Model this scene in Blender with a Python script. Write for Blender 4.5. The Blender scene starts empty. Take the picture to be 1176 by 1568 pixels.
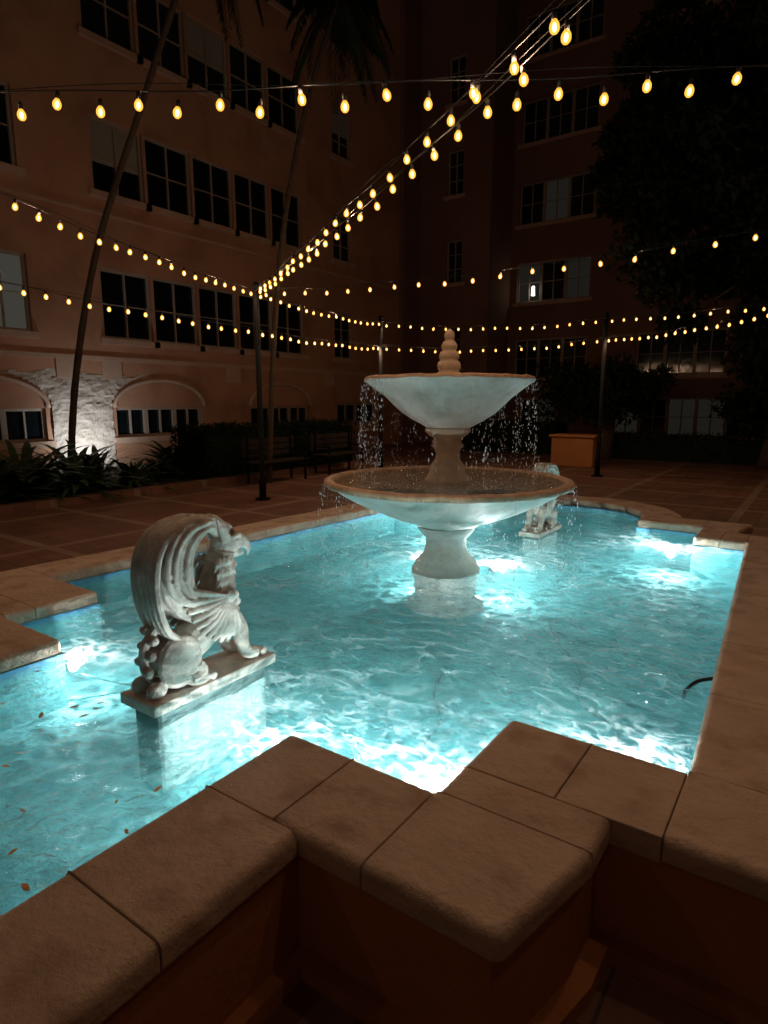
import bpy, bmesh, math, random
from mathutils import Vector, Matrix, noise
random.seed(7)
S=bpy.context.scene
COL=S.collection

# ---------------------------------------------------------------- helpers
def link(o,parent=None):
    COL.objects.link(o)
    if parent: o.parent=parent
    return o
def empty(name,parent=None):
    o=bpy.data.objects.new(name,None); o.empty_display_size=.1
    return link(o,parent)
def obj_bm(name,bm,mats,parent=None,smooth=False):
    me=bpy.data.meshes.new(name); bm.normal_update(); bm.to_mesh(me); bm.free()
    if not isinstance(mats,(list,tuple)): mats=[mats]
    for m in mats: me.materials.append(m)
    if smooth:
        for p in me.polygons: p.use_smooth=True
    return link(bpy.data.objects.new(name,me),parent)
def box(bm,x0,x1,y0,y1,z0,z1,mi=0):
    vs=[bm.verts.new(c) for c in ((x0,y0,z0),(x1,y0,z0),(x1,y1,z0),(x0,y1,z0),(x0,y0,z1),(x1,y0,z1),(x1,y1,z1),(x0,y1,z1))]
    for f in ((3,2,1,0),(4,5,6,7),(0,1,5,4),(1,2,6,5),(2,3,7,6),(3,0,4,7)):
        fc=bm.faces.new([vs[i] for i in f]); fc.material_index=mi
    return vs
def tube(bm,pts,rad,n=10,sx=1.0,mi=0,cap=True):
    pts=[Vector(p) for p in pts]
    if not isinstance(rad,(list,tuple)): rad=[rad]*len(pts)
    rings=[]
    prev=None
    for i,p in enumerate(pts):
        d=(pts[min(i+1,len(pts)-1)]-pts[max(i-1,0)]).normalized()
        a=prev if prev is not None else (Vector((1,0,0)) if abs(d.x)<.9 else Vector((0,1,0)))
        a=(a-d*a.dot(d)).normalized(); prev=a
        b=d.cross(a)
        rr=rad[min(i,len(rad)-1)]
        rings.append([bm.verts.new(p+a*(math.cos(2*math.pi*k/n)*rr*sx)+b*(math.sin(2*math.pi*k/n)*rr)) for k in range(n)])
    for i in range(len(rings)-1):
        for k in range(n):
            f=bm.faces.new((rings[i][k],rings[i][(k+1)%n],rings[i+1][(k+1)%n],rings[i+1][k])); f.material_index=mi; f.smooth=True
    if cap:
        f=bm.faces.new(rings[0][::-1]); f.material_index=mi
        f=bm.faces.new(rings[-1]); f.material_index=mi
def ellip(bm,c,r,rot=None,seg=16,mi=0):
    M=Matrix.Translation(Vector(c))
    if rot is not None: M=M@rot
    M=M@Matrix.Diagonal((r[0],r[1],r[2],1))
    ret=bmesh.ops.create_uvsphere(bm,u_segments=seg,v_segments=max(6,seg//2),radius=1,matrix=M)
    for v in ret['verts']:
        for f in v.link_faces: f.material_index=mi; f.smooth=True
def smoothpath(P,n=6):
    P=[Vector(p) for p in P]; out=[]
    for i in range(len(P)-1):
        p0=P[max(i-1,0)];p1=P[i];p2=P[i+1];p3=P[min(i+2,len(P)-1)]
        for k in range(n):
            t=k/n
            out.append(.5*((2*p1)+(p2-p0)*t+(2*p0-5*p1+4*p2-p3)*t*t+(3*p1-p0-3*p2+p3)*t**3))
    out.append(P[-1]); return out
def lathe(bm,prof,n=96,mod=None):
    rings=[]
    for j,(r,z,m) in enumerate(prof):
        ring=[]
        for k in range(n):
            a=2*math.pi*k/n
            rr=r; zz=z
            if mod: rr,zz=mod(j,r,z,a)
            ring.append(bm.verts.new((rr*math.cos(a),rr*math.sin(a),zz)))
        rings.append(ring)
    for j in range(len(rings)-1):
        for k in range(n):
            f=bm.faces.new((rings[j][k],rings[j][(k+1)%n],rings[j+1][(k+1)%n],rings[j+1][k])); f.material_index=prof[j][2]; f.smooth=True
    return rings

# ---------------------------------------------------------------- materials
def mat(name,col,rough=.8,metal=0,var=None,scale=4,bump=0,bscale=20,spec=.3,detail=6,coord='Object',stain=None):
    m=bpy.data.materials.new(name); m.use_nodes=True
    nt=m.node_tree; N=nt.nodes; L=nt.links
    p=N['Principled BSDF']; p.inputs['Roughness'].default_value=rough; p.inputs['Metallic'].default_value=metal
    p.inputs['Specular IOR Level'].default_value=spec
    p.inputs['Base Color'].default_value=(*col,1)
    tc=N.new('ShaderNodeTexCoord')
    if var is not None:
        nz=N.new('ShaderNodeTexNoise'); nz.inputs['Scale'].default_value=scale; nz.inputs['Detail'].default_value=detail; nz.inputs['Roughness'].default_value=.6
        L.new(tc.outputs[coord],nz.inputs['Vector'])
        cr=N.new('ShaderNodeValToRGB'); cr.color_ramp.elements[0].position=.32; cr.color_ramp.elements[1].position=.68
        cr.color_ramp.elements[0].color=(*var,1); cr.color_ramp.elements[1].color=(*col,1)
        L.new(nz.outputs['Fac'],cr.inputs['Fac'])
        last=cr.outputs['Color']
        if stain:
            n2=N.new('ShaderNodeTexNoise'); n2.inputs['Scale'].default_value=stain[1]; n2.inputs['Detail'].default_value=8
            L.new(tc.outputs[coord],n2.inputs['Vector'])
            r2=N.new('ShaderNodeValToRGB'); r2.color_ramp.elements[0].position=.5; r2.color_ramp.elements[1].position=.72
            L.new(n2.outputs['Fac'],r2.inputs['Fac'])
            mx=N.new('ShaderNodeMixRGB'); mx.inputs[2].default_value=(*stain[0],1)
            L.new(r2.outputs['Color'],mx.inputs[0]); L.new(last,mx.inputs[1]); last=mx.outputs[0]
        L.new(last,p.inputs['Base Color'])
    if bump:
        nb=N.new('ShaderNodeTexNoise'); nb.inputs['Scale'].default_value=bscale; nb.inputs['Detail'].default_value=8; nb.inputs['Roughness'].default_value=.65
        L.new(tc.outputs[coord],nb.inputs['Vector'])
        b=N.new('ShaderNodeBump'); b.inputs['Strength'].default_value=1; b.inputs['Distance'].default_value=bump
        L.new(nb.outputs['Fac'],b.inputs['Height']); L.new(b.outputs['Normal'],p.inputs['Normal'])
    return m
def emis(name,col,st):
    m=bpy.data.materials.new(name); m.use_nodes=True; nt=m.node_tree
    nt.nodes.clear(); e=nt.nodes.new('ShaderNodeEmission'); o=nt.nodes.new('ShaderNodeOutputMaterial')
    e.inputs[0].default_value=(*col,1); e.inputs[1].default_value=st; nt.links.new(e.outputs[0],o.inputs[0]); return m

M_cop=mat('coping_stone',(.66,.49,.375),.8,var=(.55,.395,.295),scale=5,bump=.024,bscale=14,stain=((.42,.28,.20),7))
M_wallst=mat('pool_wall_stucco',(.54,.23,.085),.85,var=(.44,.175,.06),scale=3,bump=.006,bscale=40)
M_plaster=mat('pool_plaster',(.18,.52,.54),.8,var=(.11,.40,.43),scale=2.5,bump=.014,bscale=40,stain=((.08,.31,.35),3))
M_plinth=mat('plinth_stone',(.26,.34,.32),.8,var=(.16,.24,.24),scale=6,bump=.008,bscale=45)
M_tile=mat('waterline_tile',(.07,.26,.48),.3,var=(.16,.42,.60),scale=14)
M_white=mat('fountain_stone',(.88,.84,.78),.5,var=(.78,.74,.68),scale=9,bump=.012,bscale=26,stain=((.68,.59,.49),6),spec=.5)
M_rim=mat('fountain_rim_stain',(.70,.44,.28),.5,var=(.44,.25,.15),scale=16,bump=.006,bscale=50)
M_column=mat('fountain_column_stone',(.78,.60,.45),.55,var=(.60,.43,.31),scale=12,bump=.005,bscale=50)
M_statue=mat('statue_stone',(.74,.69,.62),.85,var=(.56,.50,.44),scale=14,bump=.009,bscale=55,stain=((.30,.25,.21),8))
M_fac=mat('facade_stucco',(.50,.26,.155),.9,var=(.42,.215,.125),scale=.6,bump=.012,bscale=9,stain=((.33,.16,.095),.9))
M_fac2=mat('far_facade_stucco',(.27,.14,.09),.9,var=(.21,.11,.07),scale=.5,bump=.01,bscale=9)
M_trim=mat('sill_trim',(.54,.35,.25),.8,var=(.44,.28,.19),scale=2)
M_frame=mat('window_frame',(.36,.28,.22),.6)
M_rough=mat('rough_stucco',(.58,.48,.40),.9,var=(.46,.37,.29),scale=3,bump=.05,bscale=7)
M_dark=mat('black_metal',(.008,.008,.008),.7,spec=.15)
M_wire=mat('wire_rubber',(.012,.012,.012),.6)
M_soil=mat('soil',(.05,.035,.025),.95,bump=.02,bscale=12)
M_leaf=mat('hedge_leaves',(.018,.032,.012),.7,var=(.009,.018,.007),scale=9,spec=.1)
M_leaf2=mat('plant_leaves',(.05,.10,.03),.45,var=(.03,.06,.02),scale=4)
M_tree=mat('tree_leaves',(.016,.024,.010),.8,var=(.008,.012,.006),scale=2,spec=.1)
M_bark=mat('palm_bark',(.10,.065,.04),.9,var=(.06,.04,.025),scale=10,bump=.01,bscale=20)
M_wood=mat('bench_wood',(.035,.022,.015),.8)
M_fallen=mat('fallen_leaf',(.75,.34,.12),.6)
M_glassL=emis('lit_window',(.85,.80,.66),.055)
M_glassD=emis('dim_window',(.60,.55,.42),.018)
M_blind=mat('window_blind',(.30,.28,.24),.8)
M_glass=mat('window_glass',(.006,.008,.009),.08,spec=.6,bump=.002,bscale=3)

def paving():
    m=bpy.data.materials.new('paving'); m.use_nodes=True; nt=m.node_tree;N=nt.nodes;L=nt.links
    p=N['Principled BSDF']; p.inputs['Roughness'].default_value=.55
    tc=N.new('ShaderNodeTexCoord')
    mp=N.new('ShaderNodeMapping'); mp.inputs['Location'].default_value=(.75,.55,0); L.new(tc.outputs['Object'],mp.inputs['Vector'])
    def brick(w,h,ms,c1,c2,c3,off=.5):
        b=N.new('ShaderNodeTexBrick'); b.inputs['Scale'].default_value=1; b.inputs['Brick Width'].default_value=w; b.inputs['Row Height'].default_value=h
        b.inputs['Mortar Size'].default_value=ms; b.inputs['Color1'].default_value=(*c1,1);b.inputs['Color2'].default_value=(*c2,1);b.inputs['Mortar'].default_value=(*c3,1)
        b.offset=off; L.new(mp.outputs[0],b.inputs['Vector']); return b
    a=brick(.3,.3,.006,(.36,.17,.11),(.27,.13,.08),(.11,.06,.04),0)
    c=brick(2.1,1.5,.06,(0,0,0),(0,0,0),(1,1,1),0); c.inputs['Mortar Smooth'].default_value=.0
    mx=N.new('ShaderNodeMixRGB'); mx.inputs[2].default_value=(.46,.31,.22,1)
    L.new(c.outputs['Color'],mx.inputs[0]); L.new(a.outputs['Color'],mx.inputs[1])
    nz=N.new('ShaderNodeTexNoise'); nz.inputs['Scale'].default_value=1.3; nz.inputs['Detail'].default_value=8; L.new(tc.outputs['Object'],nz.inputs['Vector'])
    mm=N.new('ShaderNodeMixRGB'); mm.blend_type='MULTIPLY'; mm.inputs[0].default_value=.7
    L.new(mx.outputs[0],mm.inputs[1]); L.new(nz.outputs['Fac'],mm.inputs[2]); L.new(mm.outputs[0],p.inputs['Base Color'])
    bp=N.new('ShaderNodeBump'); bp.inputs['Distance'].default_value=.01; L.new(a.outputs['Fac'],bp.inputs['Height']); bp.invert=True; L.new(bp.outputs[0],p.inputs['Normal'])
    return m
M_pave=paving()

def watermat(name,ripple_light):
    m=bpy.data.materials.new(name); m.use_nodes=True; nt=m.node_tree;N=nt.nodes;L=nt.links; N.clear()
    o=N.new('ShaderNodeOutputMaterial')
    rf=N.new('ShaderNodeBsdfRefraction'); rf.inputs['IOR'].default_value=1.33; rf.inputs['Roughness'].default_value=.0; rf.inputs['Color'].default_value=(.90,1,1,1)
    tr=N.new('ShaderNodeBsdfTransparent'); tr.inputs[0].default_value=(.97,1,1,1)
    gl=N.new('ShaderNodeBsdfGlossy'); gl.inputs['Roughness'].default_value=.03
    fr=N.new('ShaderNodeFresnel'); fr.inputs['IOR'].default_value=1.33
    m1=N.new('ShaderNodeMixShader'); m1.inputs[0].default_value=.45
    m2=N.new('ShaderNodeMixShader')
    tc=N.new('ShaderNodeTexCoord'); nz=N.new('ShaderNodeTexNoise'); nz.inputs['Scale'].default_value=19; nz.inputs['Detail'].default_value=5; nz.inputs['Distortion'].default_value=.8
    L.new(tc.outputs['Object'],nz.inputs['Vector'])
    b=N.new('ShaderNodeBump'); b.inputs['Distance'].default_value=.04; b.inputs['Strength'].default_value=1; L.new(nz.outputs['Fac'],b.inputs['Height'])
    for s in (rf,gl,fr): L.new(b.outputs[0],s.inputs['Normal'])
    L.new(rf.outputs[0],m1.inputs[1]); L.new(tr.outputs[0],m1.inputs[2])
    L.new(fr.outputs[0],m2.inputs[0]); L.new(m1.outputs[0],m2.inputs[1]); L.new(gl.outputs[0],m2.inputs[2])
    last=m2.outputs[0]
    if ripple_light:
        # caustic light ripples painted into the surface as white translucent streaks
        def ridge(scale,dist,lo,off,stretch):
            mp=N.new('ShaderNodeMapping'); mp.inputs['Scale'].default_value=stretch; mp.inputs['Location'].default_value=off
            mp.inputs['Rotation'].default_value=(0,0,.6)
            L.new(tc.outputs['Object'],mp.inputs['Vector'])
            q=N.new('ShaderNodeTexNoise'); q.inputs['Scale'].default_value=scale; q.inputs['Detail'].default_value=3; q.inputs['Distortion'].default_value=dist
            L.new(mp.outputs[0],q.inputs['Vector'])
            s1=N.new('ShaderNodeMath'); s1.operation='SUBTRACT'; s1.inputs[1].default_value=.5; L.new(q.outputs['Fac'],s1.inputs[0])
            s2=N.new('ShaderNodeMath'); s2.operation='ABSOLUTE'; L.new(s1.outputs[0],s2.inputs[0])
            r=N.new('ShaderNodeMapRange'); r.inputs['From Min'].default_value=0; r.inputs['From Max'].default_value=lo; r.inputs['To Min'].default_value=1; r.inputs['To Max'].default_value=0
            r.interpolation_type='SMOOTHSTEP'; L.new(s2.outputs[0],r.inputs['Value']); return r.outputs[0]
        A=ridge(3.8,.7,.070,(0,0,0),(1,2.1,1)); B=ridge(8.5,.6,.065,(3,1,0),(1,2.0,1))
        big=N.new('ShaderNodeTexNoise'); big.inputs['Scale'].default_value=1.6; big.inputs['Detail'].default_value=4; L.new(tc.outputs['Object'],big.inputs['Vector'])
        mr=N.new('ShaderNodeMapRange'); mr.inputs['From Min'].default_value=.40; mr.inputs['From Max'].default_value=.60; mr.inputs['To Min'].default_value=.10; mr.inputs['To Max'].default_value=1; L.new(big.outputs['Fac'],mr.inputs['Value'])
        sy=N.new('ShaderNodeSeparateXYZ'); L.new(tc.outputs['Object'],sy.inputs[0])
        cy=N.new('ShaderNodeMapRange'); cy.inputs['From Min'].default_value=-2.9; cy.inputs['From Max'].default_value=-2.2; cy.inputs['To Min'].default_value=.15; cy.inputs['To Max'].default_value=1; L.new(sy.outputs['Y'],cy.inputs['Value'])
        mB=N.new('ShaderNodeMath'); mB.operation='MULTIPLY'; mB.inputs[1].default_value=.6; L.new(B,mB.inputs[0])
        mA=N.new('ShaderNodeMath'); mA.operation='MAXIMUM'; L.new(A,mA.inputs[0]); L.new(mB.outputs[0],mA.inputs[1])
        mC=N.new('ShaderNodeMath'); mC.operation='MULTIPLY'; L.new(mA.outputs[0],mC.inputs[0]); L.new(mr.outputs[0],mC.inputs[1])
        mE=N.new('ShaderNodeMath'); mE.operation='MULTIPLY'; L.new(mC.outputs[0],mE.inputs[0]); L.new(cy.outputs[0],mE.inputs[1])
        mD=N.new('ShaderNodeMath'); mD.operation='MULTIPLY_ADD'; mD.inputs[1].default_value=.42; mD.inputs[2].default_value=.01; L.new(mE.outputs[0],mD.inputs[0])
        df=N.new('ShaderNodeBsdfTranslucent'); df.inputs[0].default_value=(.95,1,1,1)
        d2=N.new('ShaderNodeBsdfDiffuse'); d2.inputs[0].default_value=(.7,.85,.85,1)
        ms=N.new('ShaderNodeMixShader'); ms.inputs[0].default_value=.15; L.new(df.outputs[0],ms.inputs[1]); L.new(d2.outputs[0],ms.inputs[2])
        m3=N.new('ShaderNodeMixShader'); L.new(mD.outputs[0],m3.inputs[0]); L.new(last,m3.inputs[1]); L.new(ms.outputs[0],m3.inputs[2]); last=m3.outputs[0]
    L.new(last,o.inputs[0]); return m
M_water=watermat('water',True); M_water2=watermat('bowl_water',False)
M_drop=mat('water_drops',(.95,.97,1),.15,spec=1)

# ---------------------------------------------------------------- ground
def warp(x,y):
    ax=abs(x)
    if ax>1.45 and abs(y)<2.6:
        w=min(1,(ax-1.45)/.48); d=(.012-.0535*max(-2,min(2,y)))*w
        return x+(d if x>0 else -d)
    return x
def warp_bm(bm):
    for v in bm.verts: v.co.x=warp(v.co.x,v.co.y)
bm=bmesh.new()
xs=[-60,-1.5,1.5,60]; ys=[-60,-2.2,2.2,60]
V={}
for i,x in enumerate(xs):
    for j,y in enumerate(ys): V[i,j]=bm.verts.new((x,y,0))
for i in range(3):
    for j in range(3): bm.faces.new((V[i,j],V[i+1,j],V[i+1,j+1],V[i,j+1]))
obj_bm('paved_ground',bm,M_pave)

# ---------------------------------------------------------------- pool
WZ=.385; CZ=.47; FZ=.10
def arc(cx,cy,r,a0,a1,n=16):
    return [(cx+r*math.cos(math.radians(a0+(a1-a0)*k/n)),cy+r*math.sin(math.radians(a0+(a1-a0)*k/n))) for k in range(n+1)]
inner=[(1.93,-2.0),(1.93,2.0),(1.42,2.0),(1.42,2.57),(.8,2.57)]+arc(0,2.72,.8,0,180,20)+[(-.8,2.57),(-1.42,2.57),(-1.42,2.0),(-1.93,2.0),(-1.93,-2.0),(-1.42,-2.0),(-1.42,-2.57),(-.8,-2.57)]+arc(0,-3.75,.8,180,360,20)+[(.8,-2.57),(1.42,-2.57),(1.42,-2.0)]
inner=[(warp(x,y),y) for x,y in inner]
def inside(x,y,m=0):
    ax=abs(x)
    if ax<1.945-.0525*y+m and abs(y)<2.0+m: return True
    if ax<1.42+m and abs(y)<2.57+m: return True
    if ax<.8+m and -3.75<=y<=2.72: return True
    if (x*x+(y-2.72)**2)<(.8+m)**2: return True
    if (x*x+(y+3.75)**2)<(.8+m)**2: return True
    return False
pool=empty('fountain_pool')
bm=bmesh.new()
def ring(z): return [bm.verts.new((x,y,z)) for x,y in inner]
r0=ring(FZ); r1=ring(.345); r2=ring(.39)
n=len(inner)
for a,b,mi in ((r0,r1,0),(r1,r2,1)):
    for k in range(n):
        f=bm.faces.new((a[k],a[(k+1)%n],b[(k+1)%n],b[k])); f.material_index=mi
obj_bm('pool_lining',bm,[M_plaster,M_tile],pool)
bm=bmesh.new()
f=bm.faces.new([bm.verts.new((x,y,FZ)) for x,y in inner]); obj_bm('pool_floor',bm,M_plaster,pool)
rects=[]
def addx(x0,x1,y0,y1): rects.append((x0,x1,y0,y1))
for s in (1,-1):
    def R(x0,x1,y0,y1):
        if s>0: addx(x0,x1,y0,y1)
        else: addx(-x1,-x0,y0,y1)
    for t in (1,-1):
        def Q(x0,x1,y0,y1):
            if t<0: R(x0,x1,-y1,-y0)
            else: R(x0,x1,y0,y1)
        Q(1.93,2.33,2.0,2.4); Q(1.68,1.93,2.0,2.4); Q(1.42,1.68,2.0,2.4)
        Q(1.42,1.82,2.4,2.57); Q(1.42,1.82,2.57,2.97); Q(1.10,1.42,2.57,2.97)
        Q(.8,1.10,2.57,2.97)
    y=-2.0
    for k in range(6): R(1.93,2.33,y,y+4/6); y+=4/6
    R(.8,1.2,-3.42,-2.97); R(.8,1.2,-3.75,-3.42)
def covered(x,y):
    if any(a<x<b and c<y<d for a,b,c,d in rects): return True
    if (y<-3.75 or y>2.72) and .8<math.hypot(x,y+3.75 if y<0 else y-2.72)<1.2: return True
    return False
bm=bmesh.new()
bw=bm.edges.layers.float.new('bevel_weight_edge')
JW=.13
for (x0,x1,y0,y1) in rects:
    g=.0018; dz=random.uniform(-.0015,.0015)
    e=.02
    cl={'x0':covered(x0-e,(y0+y1)/2),'x1':covered(x1+e,(y0+y1)/2),'y0':covered((x0+x1)/2,y0-e),'y1':covered((x0+x1)/2,y1+e)}
    vs=box(bm,x0+g,x1-g,y0+g,y1-g,CZ-.085,CZ+dz)
    def ed(i,j,w):
        q=bm.edges.get((vs[i],vs[j])); q[bw]=w
    W_=lambda k: JW if cl[k] else 1.
    ed(4,5,W_('y0'));ed(5,6,W_('x1'));ed(6,7,W_('y1'));ed(7,4,W_('x0'))
    ed(0,1,W_('y0')*.6);ed(1,2,W_('x1')*.6);ed(2,3,W_('y1')*.6);ed(3,0,W_('x0')*.6)
    ed(0,4,1. if not(cl['x0'] or cl['y0']) else JW);ed(1,5,1. if not(cl['x1'] or cl['y0']) else JW)
    ed(2,6,1. if not(cl['x1'] or cl['y1']) else JW);ed(3,7,1. if not(cl['x0'] or cl['y1']) else JW)
def wedge(bm,cx,cy,r0,r1,a0,a1,z0,z1,n=4,bwl=None):
    A=[math.radians(a0+(a1-a0)*k/n) for k in range(n+1)]
    P=[(cx+r0*math.cos(a),cy+r0*math.sin(a)) for a in A]+[(cx+r1*math.cos(a),cy+r1*math.sin(a)) for a in reversed(A)]
    lo=[bm.verts.new((x,y,z0)) for x,y in P]; hi=[bm.verts.new((x,y,z1)) for x,y in P]
    bm.faces.new(lo); bm.faces.new(hi[::-1])
    for k in range(len(P)):
        bm.faces.new((lo[k],hi[k],hi[(k+1)%len(P)],lo[(k+1)%len(P)]))
    if bwl:
        for k in range(len(P)):
            q=bm.edges.get((hi[k],hi[(k+1)%len(P)])); q[bwl]=JW if k in (n,len(P)-1) else 1
for k in range(7):
    a=180/7*k
    wedge(bm,0,2.72,.8,1.2,a+.1,a+180/7-.1,CZ-.085,CZ,bwl=bw); wedge(bm,0,-3.75,.8,1.2,180+a+.1,180+a+180/7-.1,CZ-.085,CZ,bwl=bw)
bmesh.ops.recalc_face_normals(bm,faces=bm.faces)
warp_bm(bm)
cop=obj_bm('coping_slabs',bm,M_cop,pool,smooth=True)
b=cop.modifiers.new('b','BEVEL'); b.width=.030; b.segments=5; b.limit_method='WEIGHT'; b.harden_normals=False
wn=cop.modifiers.new('w','WEIGHTED_NORMAL')
def masonry(name,o_,z0,z1,m):
    bm=bmesh.new(); i_=.004
    for s in (1,-1):
        for t in (1,-1):
            def Q(x0,x1,y0,y1):
                X=sorted((s*x0,s*x1)); Y=sorted((t*y0,t*y1)); box(bm,X[0],X[1],Y[0],Y[1],z0,z1)
            Q(1.93+i_,2.33-o_,0,2.0+i_)
            Q(1.42+i_,2.33-o_,2.0+i_,2.4-o_)
            Q(1.42+i_,1.82-o_,2.4-o_,2.57+i_)
            Q(.8+i_,1.82-o_,2.57+i_,2.97-o_)
        X=sorted((s*(.8+i_),s*(1.2-o_))); box(bm,X[0],X[1],-3.75,-2.97+o_,z0,z1)
    for cy,a0 in ((2.72,0),(-3.75,180)):
        for k in range(7): wedge(bm,0,cy,.804,1.2-o_,a0+180/7*k,a0+180/7*(k+1),z0,z1)
    bmesh.ops.recalc_face_normals(bm,faces=bm.faces); warp_bm(bm)
    return obj_bm(name,bm,m,pool)
masonry('pool_wall',.035,.06,CZ-.083,M_wallst)
masonry('wall_foot',-.012,-.05,.058,M_wallst)
# water
bm=bmesh.new()
st=.02; nx=int(4.4/st); ny=int(8.4/st); V={}
def wh(x,y):
    r=math.hypot(x,y)
    wx=x+.15*noise.noise(Vector((x*1.5,y*1.5,9))); wy=y+.15*noise.noise(Vector((x*1.5,y*1.5,19)))
    calm=1 if y>-2.3 else max(.35,1-(-2.3-y)*.8)
    h=.012*noise.noise(Vector((wx*2.6,wy*2.6,0)))+.013*noise.noise(Vector((wx*6,wy*6,3.)))+.005*noise.noise(Vector((wx*14,wy*14,8)))
    am=math.exp(-((r-.95)/1.0)**2)
    h+=.004*am*math.sin(r*36+5*noise.noise(Vector((x*2,y*2,5))))
    return h*calm
for i in range(nx+1):
    for j in range(ny+1):
        x=-2.2+i*st; y=-4.7+j*st
        if inside(x,y,.05): V[i,j]=bm.verts.new((x,y,WZ+wh(x,y)))
for (i,j) in list(V):
    q=[V.get((i,j)),V.get((i+1,j)),V.get((i+1,j+1)),V.get((i,j+1))]
    if all(q): bm.faces.new(q)
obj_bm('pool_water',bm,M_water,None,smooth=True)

# pool lamps
M_lens=emis('lamp_lens',(.9,1,1),22); M_lens.cycles.emission_sampling='NONE'
def pool_lamp(x,y,z,nx,ny,P):
    e=empty('underwater_pool_lamp')
    bm=bmesh.new()
    d=Vector((nx,ny,0)).normalized()
    base=Vector((x,y,z))
    tube(bm,[base-d*.04,base],[.045,.055],20)
    tube(bm,[base,base+d*.006],[.045,.040],20,mi=1)
    obj_bm('housing',bm,[M_dark,M_lens],e)
    l=bpy.data.lights.new('lamp','POINT'); l.energy=P; l.color=(.94,1.0,.995); l.shadow_soft_size=.004
    lo=bpy.data.objects.new('lamp_light',l); lo.location=base+d*.07; link(lo,e)
    l.use_nodes=True; nt=l.node_tree; N=nt.nodes; Lk=nt.links
    em=[q for q in N if q.type=='EMISSION'][0]
    g=N.new('ShaderNodeNewGeometry'); sp=N.new('ShaderNodeSeparateXYZ'); Lk.new(g.outputs['Incoming'],sp.inputs[0])
    ab=N.new('ShaderNodeMath'); ab.operation='ABSOLUTE'; Lk.new(sp.outputs['Z'],ab.inputs[0])
    mxx=N.new('ShaderNodeMath'); mxx.operation='MAXIMUM'; mxx.inputs[1].default_value=.05; Lk.new(ab.outputs[0],mxx.inputs[0])
    cm=N.new('ShaderNodeCombineXYZ')
    for k,a in ((0,'X'),(1,'Y')):
        dv=N.new('ShaderNodeMath'); dv.operation='DIVIDE'; Lk.new(sp.outputs[a],dv.inputs[0]); Lk.new(mxx.outputs[0],dv.inputs[1]); Lk.new(dv.outputs[0],cm.inputs[k])
    sc=N.new('ShaderNodeVectorMath'); sc.operation='SCALE'; sc.inputs[3].default_value=max(.08,z-FZ); Lk.new(cm.outputs[0],sc.inputs[0])
    ns=N.new('ShaderNodeTexNoise'); ns.inputs['Scale'].default_value=3.5; ns.inputs['Detail'].default_value=3
    Lk.new(sc.outputs[0],ns.inputs['Vector'])
    ad=N.new('ShaderNodeVectorMath'); ad.operation='MULTIPLY_ADD'; ad.inputs[1].default_value=(.40,.40,.40)
    Lk.new(ns.outputs['Color'],ad.inputs[0]); Lk.new(sc.outputs[0],ad.inputs[2])
    vo=N.new('ShaderNodeTexVoronoi'); vo.feature='DISTANCE_TO_EDGE'; vo.inputs['Scale'].default_value=5.5
    Lk.new(ad.outputs[0],vo.inputs['Vector'])
    cr=N.new('ShaderNodeValToRGB'); cr.color_ramp.interpolation='EASE'
    cr.color_ramp.elements[0].position=0; cr.color_ramp.elements[0].color=(4.5,4.5,4.5,1)
    cr.color_ramp.elements[1].position=.24; cr.color_ramp.elements[1].color=(.4,.4,.4,1)
    Lk.new(vo.outputs['Distance'],cr.inputs['Fac']); Lk.new(cr.outputs['Color'],em.inputs['Strength'])
    return e
PL=24
pool_lamp(.76,-2.64,.30,-1,.9,PL*.34)
pool_lamp(1.36,-2.50,.30,-.6,1,PL*1.0)
pool_lamp(-.84,-2.50,.30,1,.4,PL*.28)
pool_lamp(1.25,1.97,.30,-.2,-1,PL*.72)
pool_lamp(-1.25,1.97,.30,.4,-1,PL*.38)
pool_lamp(-.33,.20,.30,-.6,1,PL*.48)
pool_lamp(.26,.30,.30,.4,1,PL*.48)
pool_lamp(1.88,-1.96,.30,-.6,1,PL*.20)  # extra lamp, added to brighten the water by the right wall

def cable(name,P,r=.006,m=M_wire):
    bm=bmesh.new(); tube(bm,smoothpath(P,8),r,8); return obj_bm(name,bm,m)
F=FZ+.008
cable('lamp_cable',[(1.30,-2.5,F),(1.12,-2.25,F),(1.08,-2.05,F),(.94,-1.85,F),(.88,-1.6,F),(.70,-1.35,F),(.60,-1.05,F)],.006)
cable('lamp_cable',[(1.72,-1.5,F),(1.62,-1.2,F),(1.38,-1.0,F),(1.25,-.6,F),(.95,-.2,F),(.8,.1,F)],.006)
cable('lamp_cable',[(-.8,-2.5,.25),(-.6,-2.2,F),(-.1,-1.8,F),(.0,-1.4,F)],.005)
cable('drain_hose',[(2.06,-1.0,.42),(1.98,-1.01,.395),(1.93,-1.06,.385),(1.90,-1.13,.36),(1.90,-1.18,.34)],.009)

bm=bmesh.new()
for k in range(90):
    if k<56: x=random.uniform(-.7,.75); y=random.uniform(-4.1,-2.7)
    else: x=random.uniform(-1.7,1.8); y=random.uniform(-1.9,1.7)
    z=WZ+.012 if k%4 else FZ+.02
    s=random.uniform(.005,.019)*(1 if k<56 else .6); a=random.uniform(0,6.3)
    c,d=math.cos(a),math.sin(a)
    P=[(-1.4,0,0),(-.4,.45,.15),(.6,.4,.1),(1.5,0,.3),(.6,-.4,.1),(-.4,-.45,.15)]
    bm.faces.new([bm.verts.new((x+s*(px*c-py*d),y+s*(px*d+py*c),z+s*pz)) for px,py,pz in P])
obj_bm('fallen_leaves',bm,M_fallen)

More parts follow.
